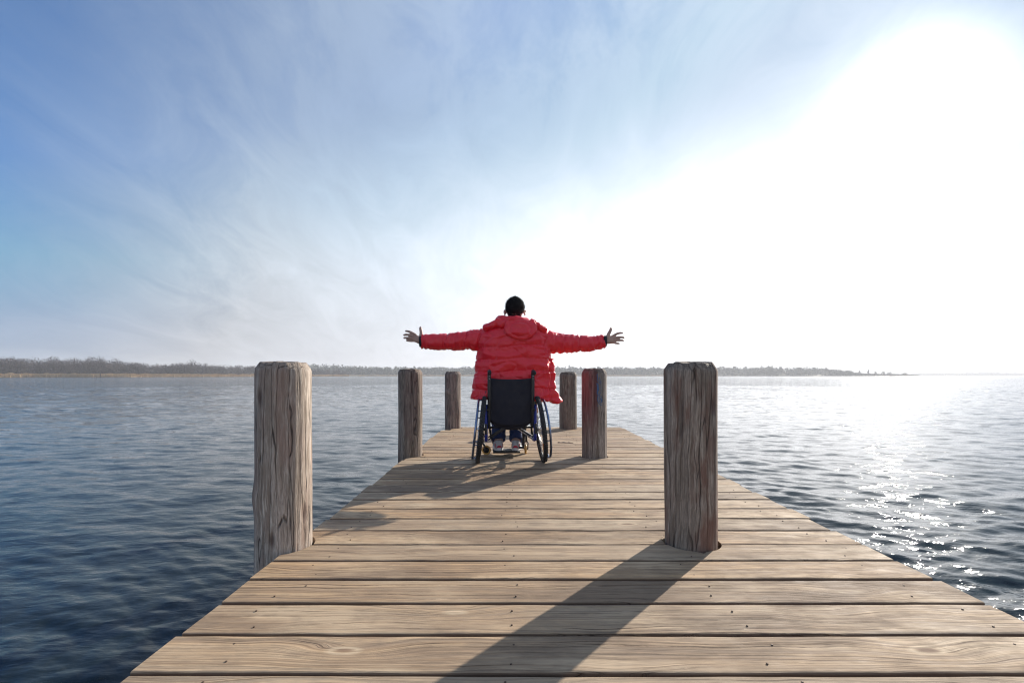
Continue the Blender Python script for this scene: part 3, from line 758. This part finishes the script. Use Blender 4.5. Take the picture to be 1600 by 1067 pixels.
# castors
def castor(x, y, rot, lab):
    c = empty('castor', (x, y, 0), rot); c.parent = chair; r = .045
    bm = bmesh.new(); ring(bm, (0, 0, r), (1, 0, 0), r - .009, .009, 48, 10, 1.2); build('castor_tyre', bm, PU, c)
    bm = bmesh.new(); tube(bm, [(-.009, 0, r), (.009, 0, r)], .029, 28); tube(bm, [(-.02, 0, r), (.02, 0, r)], .006, 10); build('castor_hub', bm, BLACK, c)
    bm = bmesh.new()
    for q in (-1, 1): tube(bm, smoothpts([(q * .019, 0, r), (q * .019, .012, r + .03), (q * .016, .03, r + .062), (0, .035, r + .068)]), .006, 8)
    tube(bm, [(0, .035, r + .06), (0, .035, .185)], .011, 12); build('fork', bm, BLACK, c)
castor(-.205, .385, R(78), 'l'); castor(.175, .42, R(-12), 'r')
for s in (-1, 1):
    bm = bmesh.new(); tube(bm, smoothpts([(s * .235, .04, .24), (s * .23, .2, .20), (s * .20, .40, .165)]), .009, 10)
    build('castor_arm', bm, BLACK, chair)
# tipping lever right of the legs
bm = bmesh.new(); tube(bm, smoothpts([(.125, .10, .42), (.130, .16, .30), (.132, .20, .19), (.130, .21, .105)]), [.018] * 6 + [.015] * 6 + [.012] * 7, 10)
box(bm, (.112, .20, .094), (.052, .03, .018), bev=.005); build('tipping_lever', bm, BLACK, chair)
bm = bmesh.new(); tube(bm, smoothpts([(-.235, .05, .52), (-.25, .10, .46), (-.235, .14, .40)]), .006, 8); build('brake_lever', bm, BLACK, chair)

# ------------------------------------------------------------------ the person
def T(px, py, y=4.08): return P(px, py, y)
def skin_mat():
    m, g, b = mat('skin'); tc = g.new('ShaderNodeTexCoord'); n = g.noise(tc.outputs['Object'], 25, 4, .6)
    g.l.new(g.mix(g.mr(n, .35, .65), (.34, .20, .155), (.46, .285, .22)), b.inputs['Base Color'])
    b.inputs['Roughness'].default_value = .5; b.inputs['Subsurface Weight'].default_value = .15; b.inputs['Subsurface Radius'].default_value = (.012, .005, .003); b.inputs['Subsurface Scale'].default_value = .6
    return m
SKIN = skin_mat()
def nylon():
    m, g, b = mat('red_down_jacket_nylon'); tc = g.new('ShaderNodeTexCoord'); o = tc.outputs['Object']
    n = g.noise(o, 9, 4, .6); f = g.noise(g.scale(o, (26, 26, 60)), 1.0, 5, .62, .6); f2 = g.noise(g.scale(o, (70, 70, 40)), 1.0, 3, .6, .4)
    g.l.new(g.mix(n, (.66, .011, .026), (.76, .015, .032)), b.inputs['Base Color'])
    b.inputs['Roughness'].default_value = .36; b.inputs['Specular IOR Level'].default_value = .5
    b.inputs['Sheen Weight'].default_value = .12; b.inputs['Sheen Roughness'].default_value = .4; b.inputs['Sheen Tint'].default_value = (1, .35, .4, 1)
    b.inputs['Subsurface Weight'].default_value = .25; b.inputs['Subsurface Radius'].default_value = (.05, .008, .008); b.inputs['Subsurface Scale'].default_value = .8
    h = g.m('ADD', f, g.m('MULTIPLY', f2, .4))
    bn = g.new('ShaderNodeBump', {'Height': h, 'Strength': .35, 'Distance': .007}); g.l.new(bn.outputs[0], b.inputs['Normal'])
    return m
NYLON = nylon()
DENIM = plain('blue_denim', (.018, .035, .11), .85, var=.35, sc=40, bump=.004)
HAIR = plain('short_black_hair', (.014, .012, .013), .95, spec=.12, var=.4, sc=140, bump=.003)
KNIT = plain('black_knit_cuff', (.012, .012, .016), .9, var=.3, sc=150, bump=.002)
SHOE = plain('pale_grey_shoe_fabric', (.42, .42, .44), .8, var=.15, sc=80)
SOLE = plain('white_shoe_sole', (.62, .61, .60), .6, var=.1)
REDF = plain('red_shoe_heel_fabric', (.42, .035, .06), .75, var=.2)

man = empty('person', (-.02, 4.12, .46)); tag(man, 'person in a bulky red padded jacket seated in the wheelchair with both arms stretched wide', 'person')
HX, HY_, HZ = .014, 4.125, 1.345            # head centre

def hand(bm, wrist, fingers, thumb):
    """fingers: polylines from knuckle to tip; a palm joins wrist and knuckles"""
    kn = [f[0] for f in fingers]; mid = (kn[0] + kn[-1]) / 2; up = (kn[0] - kn[-1]).normalized(); half = (kn[0] - kn[-1]).length / 2 + .006
    tube(bm, [wrist + (wrist - mid).normalized() * .06, wrist, wrist.lerp(mid, .35), wrist.lerp(mid, .75), mid + (mid - wrist) * .04],
         [(.020, .027), (.019, .028), (.018, half * .90), (.0155, half), (.010, half * .94)], 16, up=up)
    for f, r in zip(fingers, (.0132, .0136, .0132, .0118)):
        q = smoothpts([wrist.lerp(f[0], .55)] + f, 4); n = len(q)
        tube(bm, q, [r * (1 - .30 * k / (n - 1)) * (1.06 if k % 4 == 0 else 1) for k in range(n)], 10)
        ball(bm, q[-1], (r * .72,) * 3, 10, 8)
    q = smoothpts(thumb, 4); n = len(q)
    tube(bm, q, [0.0185 - .0065 * k / (n - 1) for k in range(n)], 10); ball(bm, q[-1], (.009,) * 3, 10, 8)

bm = bmesh.new()
H_ = lambda x, y, d=0: P(x, y, 4.12 + d)
LW, RW = H_(657.5, 533.5), H_(946.5, 533)
hand(bm, LW, [[H_(648.5, 523), H_(642, 519.2, .004), H_(637.5, 517.6, .012), H_(634.4, 517.3, .022)],
              [H_(645.8, 526), H_(640, 523.6, .006), H_(635, 522.9, .016), H_(631.5, 523.4, .028)],
              [H_(645.2, 529.3), H_(640, 528.6, .006), H_(635.5, 527.9, .016), H_(631.6, 527.9, .028)],
              [H_(647, 532.5), H_(643, 532.8, .006), H_(639, 532.6, .014), H_(635.6, 532.1, .022)]],
     [H_(655.5, 530, -.004), H_(657.8, 524, .0), H_(658.0, 519, .004), H_(657.2, 514.5, .006), H_(657.0, 511.6, .006)])
hand(bm, RW, [[H_(958.5, 524.5), H_(964, 521.5, .004), H_(969, 520.2, .012), H_(972.4, 520.4, .022)],
              [H_(961, 528), H_(966, 527, .006), H_(971, 526.8, .016), H_(974.6, 527.4, .028)],
              [H_(961, 531.6), H_(966, 531.6, .006), H_(970.5, 531.6, .016), H_(973.8, 532, .028)],
              [H_(959, 535.3), H_(962.5, 536.2, .006), H_(965.5, 536.6, .012), H_(967.4, 536.6, .018)]],
     [H_(949, 529, -.004), H_(950.5, 523, .0), H_(952.8, 518.5, .004), H_(954.3, 515, .006), H_(954.5, 512.6, .004)])
# arms, neck, trunk, legs inside the clothes
SHL, SHR = Vector((-.19, 4.12, 1.08)), Vector((.215, 4.12, 1.08))
for S, Wp, el in ((SHL, LW, T(700, 535, 4.12)), (SHR, RW, T(903, 537, 4.12))):
    tube(bm, smoothpts([S.lerp(Vector((HX, 4.12, 1.08)), .4), S, S.lerp(el, .5), el, el.lerp(Wp, .5), Wp.lerp(el, -.02)], 4), [.052] * 4 + [.050] * 4 + [.044] * 4 + [.040] * 4 + [.033] * 4 + [.026], 14)
tube(bm, smoothpts([(-.02, 4.14, .50), (-.015, 4.12, .62), (0, 4.11, .80), (.01, 4.11, .98), (HX, 4.12, 1.10)], 5),
     [(.155, .11)] * 5 + [(.15, .10)] * 5 + [(.15, .10)] * 5 + [(.16, .10)] * 5 + [(.12, .09)], 20, up=(0, 1, 0))
tube(bm, [(HX, 4.115, 1.08), (HX, 4.12, 1.17), (HX, 4.125, 1.27)], [.066, .056, .056], 16)
KN = [(Vector((-.150, 4.52, .50)), Vector((-.135, 4.255, .125))), (Vector((.055, 4.53, .50)), Vector((.024, 4.255, .125)))]
for (k, a), hx in zip(KN, (-.10, .07)):
    tube(bm, smoothpts([(hx, 4.16, .52), Vector((hx, 4.16, .52)).lerp(k, .55), k, k.lerp(a, .35), k.lerp(a, .75), a], 4), [.078] * 4 + [.070] * 4 + [.056] * 4 + [.054] * 4 + [.042] * 4 + [.036], 16)
    tube(bm, [a + Vector((0, -.02, -.02)), a + Vector((0, .06, -.035)), a + Vector((0, .15, -.05))], [.032, .032, .022], 12)
# head
ball(bm, (HX, HY_, HZ), (.0765, .096, .094), 32, 24)
ball(bm, (HX, HY_ + .030, HZ - .055), (.060, .068, .062), 24, 18)
ball(bm, (HX, HY_ + .078, HZ - .098), (.020, .016, .014), 14, 10)                                   # chin
tube(bm, [(HX, HY_ + .090, HZ - .004), (HX, HY_ + .104, HZ - .022), (HX, HY_ + .112, HZ - .040), (HX, HY_ + .094, HZ - .048)], [.008, .010, .014, .010], 10)   # nose
tube(bm, [(HX - .022, HY_ + .088, HZ - .068), (HX, HY_ + .096, HZ - .067), (HX + .022, HY_ + .088, HZ - .068)], [.005, .007, .005], 8)    # lips
tube(bm, [(HX - .020, HY_ + .084, HZ - .077), (HX, HY_ + .092, HZ - .078), (HX + .020, HY_ + .084, HZ - .077)], [.005, .007, .005], 8)
tube(bm, [(HX - .05, HY_ + .070, HZ + .018), (HX - .02, HY_ + .090, HZ + .016), (HX + .02, HY_ + .090, HZ + .016), (HX + .05, HY_ + .070, HZ + .018)], .009, 8)  # brow
for s in (-1, 1):
    ring(bm, (HX + s * .093, HY_ - .010, HZ - .020), (s, -.45, 0), .016, .0048, 24, 8); ball(bm, (HX + s * .086, HY_ - .008, HZ - .026), (.007, .015, .022), 12, 10)
    ball(bm, (HX + s * .091, HY_ - .006, HZ - .048), (.006, .009, .010), 10, 8)
me = voxelise('body', bm, .0042, 3, .4)
body = link('body', me, SKIN, man, world=True)
for s in (-1, 1):
    bm = bmesh.new(); ball(bm, (HX + s * .031, HY_ + .083, HZ - .002), (.0115,) * 3, 16, 12); build('eye', bm, plain('eye_white', (.7, .68, .65), .2), body, world=False)

# hair: a cropped cap with short strands
def hair():
    bm = bmesh.new(); ball(bm, (HX, HY_ - .004, HZ + .004), (.0855, .1035, .1015), 96, 72)
    def hairline(v):
        dx, dy, dz = v.x - HX, v.y - HY_, v.z - HZ
        back = -.092 if dy < -.03 else -.092 + (dy + .03) * 1.3
        if dy > -.035 and abs(dx) > .05: back = max(back, -.02 + (dy + .035) * .6)          # round the ears
        if dy > .055: back = max(back, .045)
        return dz > back + .006 * noise.noise(v * 60)
    bmesh.ops.delete(bm, geom=[v for v in bm.verts if not hairline(v.co)], context='VERTS')
    for v in bm.verts:
        dz = v.co.z - HZ; rr = math.sqrt(max(1 - ((dz - .004) / .1015) ** 2, .02)); kk = max(rr, .80) / rr if dz < 0 and v.co.y < HY_ + .02 else (rr ** -.22 if dz < .08 else rr ** -.12)
        v.co.x = HX + (v.co.x - HX) * kk; v.co.y = HY_ + (v.co.y - HY_) * (kk if v.co.y < HY_ else 1)
        n = (v.co - Vector((HX, HY_, HZ))).normalized(); taper = max(0, min(1, (dz + .075) / .07))
        v.co += n * (-.009 * (1 - taper) + .006 * noise.noise(v.co * 34) + .005 * noise.noise(v.co * 110) + .004 * max(0, n.z))
    src = [(v.co.copy(), v.normal.copy()) for v in bm.verts]
    R_ = random.Random(5)
    for _ in range(3600):
        c, _n = R_.choice(src); n = (c - Vector((HX, HY_, HZ))).normalized(); taper = max(.2, min(1, (c.z - HZ + .06) / .08))
        dr = (n + Vector((R_.uniform(-.6, .6), R_.uniform(-.6, .4), R_.uniform(-.1, .7)))).normalized(); l = R_.uniform(.007, .017) * taper; w = n.cross(dr).normalized() * .0011
        a = bm.verts.new(c - n * .002 + w); b = bm.verts.new(c - n * .002 - w); e = bm.verts.new(c + dr * l); bm.faces.new((a, b, e))
    return build('hair', bm, HAIR, man, world=True)
hair()

# jacket
def jacket():
    bm = bmesh.new()
    rows = [(623, 734.5, 874, .19, 4.125), (617, 734.5, 873, .192, 4.125), (610, 735.8, 871, .19, 4.125), (600, 737.5, 869, .185, 4.12), (588, 739.5, 867, .175, 4.12), (575, 741, 865.5, .165, 4.115), (560, 742.5, 863.5, .16, 4.11), (548, 745, 861, .155, 4.11),
            (536, 747, 859, .15, 4.11), (526, 751, 857, .145, 4.11), (517, 758, 851, .135, 4.115), (509, 766, 843, .12, 4.12), (502, 775, 835, .105, 4.12), (496, 784, 825, .085, 4.125)]
    loops = []; N = 64; ex = 2.7
    for py, xl, xr, dp, yc in rows:
        a, b = T(xl, py), T(xr, py); cx = (a.x + b.x) / 2; hw = (b.x - a.x) / 2 - .006; L = []
        for k in range(N):
            q = 2 * math.pi * k / N; c, s = math.cos(q), math.sin(q); x = math.copysign(abs(c) ** (2 / ex), c); y = math.copysign(abs(s) ** (2 / ex), s)
            drop = -.030 * max(0, x) ** 3 if py > 605 else 0
            L.append(bm.verts.new((cx + x * hw, yc + y * dp, a.z + drop)))
        loops.append(L)
    for A, B in zip(loops, loops[1:]):
        for k in range(N): bm.faces.new((A[k], A[(k + 1) % N], B[(k + 1) % N], B[k]))
    bm.faces.new(loops[0][::-1]); bm.faces.new(loops[-1])
    s = 172.6
    def sleeve(tbl):
        q = smoothpts([P(px, (t + b) / 2, 4.12) for px, t, b in tbl], 4); rr = []
        for i in range(len(tbl) - 1):
            for k in range(4):
                f = k / 4; r = ((tbl[i][2] - tbl[i][1]) * (1 - f) + (tbl[i + 1][2] - tbl[i + 1][1]) * f) / 2 / s; rr.append((r * .95, r))
        r = (tbl[-1][2] - tbl[-1][1]) / 2 / s; rr.append((r * .95, r)); tube(bm, q, rr, 28, up=(0, 0, 1))
    sleeve([(785, 508, 552), (766, 510, 551), (750, 514.5, 549), (735, 516.5, 546.8), (727, 518.5, 546.6), (713, 519.5, 547), (700, 521, 547), (686, 522.2, 546.4), (672, 522.8, 545.8), (659, 522.6, 544.8)])
    sleeve([(815, 508, 552), (836, 510, 553), (852, 515, 552), (868, 520.2, 551.2), (880, 522, 551.6), (892, 523, 551), (905, 523.6, 550.2), (920, 525.6, 549), (930, 525.2, 547.8), (944, 522.6, 544)])
    me = voxelise('jacket', bm, .0062, 5, .5)
    seams = [T(0, p).z for p in (542, 561, 580, 607)]
    asl = [T(p, 0, 4.12).x for p in (661.5, 697, 727.5, 750)]; asr = [T(p, 0, 4.12).x for p in (855, 881, 905, 928.5, 942)]
    def fn(co, no):
        x, y, z = co.T
        wob = .012 * np.sin(x * 9 + y * 4) + .010 * vn(co, (7, 7, 2)) + .004 * vn(co, (26, 26, 8))
        arm = 1 / (1 + np.exp(-(np.abs(x - .012) - .305) / .012)); arm = arm * (z > .93)
        dT = np.min([np.abs(z - zz + wob) for zz in seams], 0)
        xw = x + .25 * wob + .006 * vn(co, (4, 30, 30)) + .010 * np.sin(z * 38)
        dA = np.min([np.abs(xw - a) for a in asl + asr], 0)
        n0 = vn(co, (3, 3, 9), (7, 2, 2)) * 1.6
        def prof(d, w, depth, puff): return -depth * np.exp(-(d / w) ** 2) + puff * (1 - np.exp(-(d / .03) ** 2))
        f = (1 - arm) * prof(dT, .008, .007 + .005 * n0, .004) + arm * prof(dA, .006, .007 + .005 * n0, .003)
        # armhole seams
        for ax_ in (-.285, .315): f += -.010 * np.exp(-((x - ax_ - .03 * np.sin(z * 11)) / .008) ** 2) * (z > .93)
        # soft folds pulling between shoulder and waist, fine gathers at the seams
        n1 = vn(co, (5, 6, 12), (3, 1, 2)); n2 = vn(co, (22, 22, 44), (1, 8, 2)); n3 = vn(co, (48, 48, 20), (5, 5, 1)); n4 = vn(co, (5.5, 5, 9), (9, 1, 4)); n5 = vn(co, (12, 5, 5), (6, 3, 4)); nA = vn(co, (24, 8, 9), (2, 2, 7))
        f += (1 - arm) * (.012 * (.4 - np.abs(n1) * 2.0) + .003 * n2 - .006 * np.exp(-(n4 / .07) ** 2)) + arm * (.008 * (.5 - np.abs(nA) * 2) + .0025 * n2 - .005 * np.exp(-(n5 / .07) ** 2))
        f += .004 * n3 * np.exp(-(np.where(arm > .5, dA, dT) / .03) ** 2)
        # the right front flap blows out in steep folds
        fl = np.clip((x - .27) / .06, 0, 1) * np.clip((.98 - z) / .1, 0, 1)
        f += fl * .016 * np.sin(x * 75 + y * 20 + 3 * vn(co, (9, 9, 9)))
        g_ = np.clip((x - .30) / .08, 0, 1) * np.clip((.80 - z) / .25, 0, 1)
        out = co + no * f[:, None]
        out[:, 0] += .03 * g_ * np.clip((.66 - z) / .14, 0, 1) ** 2
        return out
    displace(me, fn)
    return link('jacket', me, NYLON, man, world=True)
JK = jacket()
def wchild(o):      # child of a part built in world coordinates
    o.parent = JK; o.matrix_parent_inverse = Matrix.Identity(4); return o

def hood():
    bm = bmesh.new()
    # collapsed pouch hanging on the back, and the rolled collar round the neck
    ball(bm, T(813, 516, 3.985), (.150, .060, .100), 32, 24, Matrix.Rotation(R(-12), 3, 'X'))
    ball(bm, T(806, 509, 4.02), (.215, .070, .050), 32, 20, Matrix.Rotation(R(5), 3, 'Y'))
    ptsr = []
    for k in range(25):
        a = 2 * math.pi * k / 24; cx, cy = math.sin(a), -math.cos(a)
        ptsr.append(Vector((.016 + cx * (.150 if cx < 0 else .140), 4.10 + cy * .105, 1.232 - cx * .026 - .03 * (1 + -cy * -1) * .5 - (.05 if cy > .3 else 0) * cy)))
    tube(bm, ptsr, .036, 14, cap=False)
    ball(bm, T(780, 502.5, 4.03), (.040, .06, .034), 16, 12)
    tube(bm, smoothpts([T(780, 501, 4.0), T(770, 507, 4.0), T(757, 511.5, 4.05)], 5), .030, 12)
    tube(bm, smoothpts([T(828, 502, 4.0), T(838, 508.5, 4.0), T(852, 516, 4.05)], 5), .030, 12)
    me = voxelise('hood', bm, .006, 5, .5)
    def fn(co, no):
        x, y, z = co.T
        f = .010 * (.5 - 2 * np.abs(vn(co, (6, 6, 12), (1, 2, 3)))) + .005 * vn(co, (22, 22, 30)) + .002 * vn(co, (50, 50, 50))
        r = np.sqrt(((x - .065) / .150) ** 2 + ((z - 1.165) / .110) ** 2); f += -.012 * np.exp(-((r - 1.02) / .06) ** 2) * (z < 1.22) + .006 * (r < .95)
        r2 = np.sqrt(((x - .06) / .09) ** 2 + ((z - 1.15) / .06) ** 2); f += -.006 * np.exp(-((r2 - 1.0) / .12) ** 2) * (y < 4.0)
        return co + no * f[:, None]
    displace(me, fn)
    return wchild(link('hood', me, NYLON, None))
hood()
for (a, b, c) in ((T(660.5, 533.7, 4.12), T(658, 533.6, 4.12), T(655.8, 533.6, 4.12)), (T(942.5, 533.3, 4.12), T(945, 533.2, 4.12), T(947.4, 533.2, 4.12))):
    bm = bmesh.new(); tube(bm, [a, b, c, c.lerp(b, -.1)], [(.050, .054), (.046, .053), (.040, .050), (.030, .038)], 24, up=(0, 0, 1)); wchild(build('cuff', bm, KNIT, None))

# jeans
bm = bmesh.new()
ball(bm, (-.02, 4.16, .515), (.175, .13, .085), 24, 18)
for (k, a), hx in zip(KN, (-.10, .07)):
    e = a + (k - a) * .05
    tube(bm, smoothpts([(hx, 4.17, .53), Vector((hx, 4.16, .53)).lerp(k, .55), k + Vector((0, .0, .012)), k.lerp(a, .35), k.lerp(a, .75), e], 4), [.092] * 4 + [.084] * 4 + [.072] * 4 + [.068] * 4 + [.066] * 4 + [.066], 20)
me = voxelise('jeans', bm, .006, 4, .5)
displace(me, lambda co, no: co + no * (.006 * (.5 - 2 * np.abs(vn(co, (11, 11, 22)))) + .004 * vn(co, (30, 30, 50)))[:, None])
link('jeans', me, DENIM, man, world=True)

# shoes
for (k, a), yaw in zip(KN, (R(7), R(-6))):
    z0 = .053; O = Vector((a.x, 4.235, 0)); rot = Matrix.Rotation(yaw, 3, 'Z')
    def loop(bm, t, zz, ww, sh=0):
        return
    def slab(bm, z1, z2, grow, topf=1.0, l0=-.048, l1=.225):
        rs = []
        for z, gr in ((z1, grow * .6), (z1 + .006, grow), ((z1 + z2) / 2, grow), (z2 - .004, grow * topf), (z2, grow * topf * .8)):
            L = []
            for q in range(36):
                an = 2 * math.pi * q / 36; cy = (l0 + l1) / 2 + math.cos(an) * ((l1 - l0) / 2 + gr); u = (cy - l0) / (l1 - l0)
                w = (.034 + .012 * math.sin(max(0, min(1, u)) * math.pi * .9) ** 1.0) + gr
                x = math.sin(an); x = math.copysign(abs(x) ** .75, x) * w
                zz = z if z < z2 - .005 else z
                L.append(bm.verts.new(O + rot @ Vector((x, cy, zz))))
            rs.append(L)
        for A, B in zip(rs, rs[1:]):
            for q in range(36): bm.faces.new((A[q], A[(q + 1) % 36], B[(q + 1) % 36], B[q]))
        bm.faces.new(rs[0][::-1]); bm.faces.new(rs[-1])
    bm = bmesh.new()
    tube(bm, [O + rot @ Vector(v) for v in ((0, -.036, .082), (0, .0, .098), (0, .06, .105), (0, .12, .095), (0, .18, .082), (0, .215, .075))],
         [(.032, .036), (.040, .046), (.041, .044), (.042, .034), (.040, .024), (.024, .012)], 20, up=(0, 0, 1))
    tube(bm, [O + rot @ Vector((0, -.010, .10)), O + rot @ Vector((0, -.002, .145))], [.040, .036], 18)
    me = voxelise('shoe', bm, .005, 3, .5); sh = link('shoe', me, SHOE, man, world=True)
    bm = bmesh.new(); slab(bm, z0, z0 + .030, .004, .9); so_ = build('sole', bm, SOLE, None); so_.parent = sh; so_['label'] = 'white rubber sole'
    bm = bmesh.new()
    pa = [O + rot @ Vector((math.sin(q) * .0375, -.002 - math.cos(q) * .0405, .100)) for q in np.linspace(-1.25, 1.25, 13)]
    tube(bm, pa, [(.005, .022)] * 13, 10, up=(0, 0, 1)); hp = build('heel_panel', bm, REDF, None); hp.parent = sh
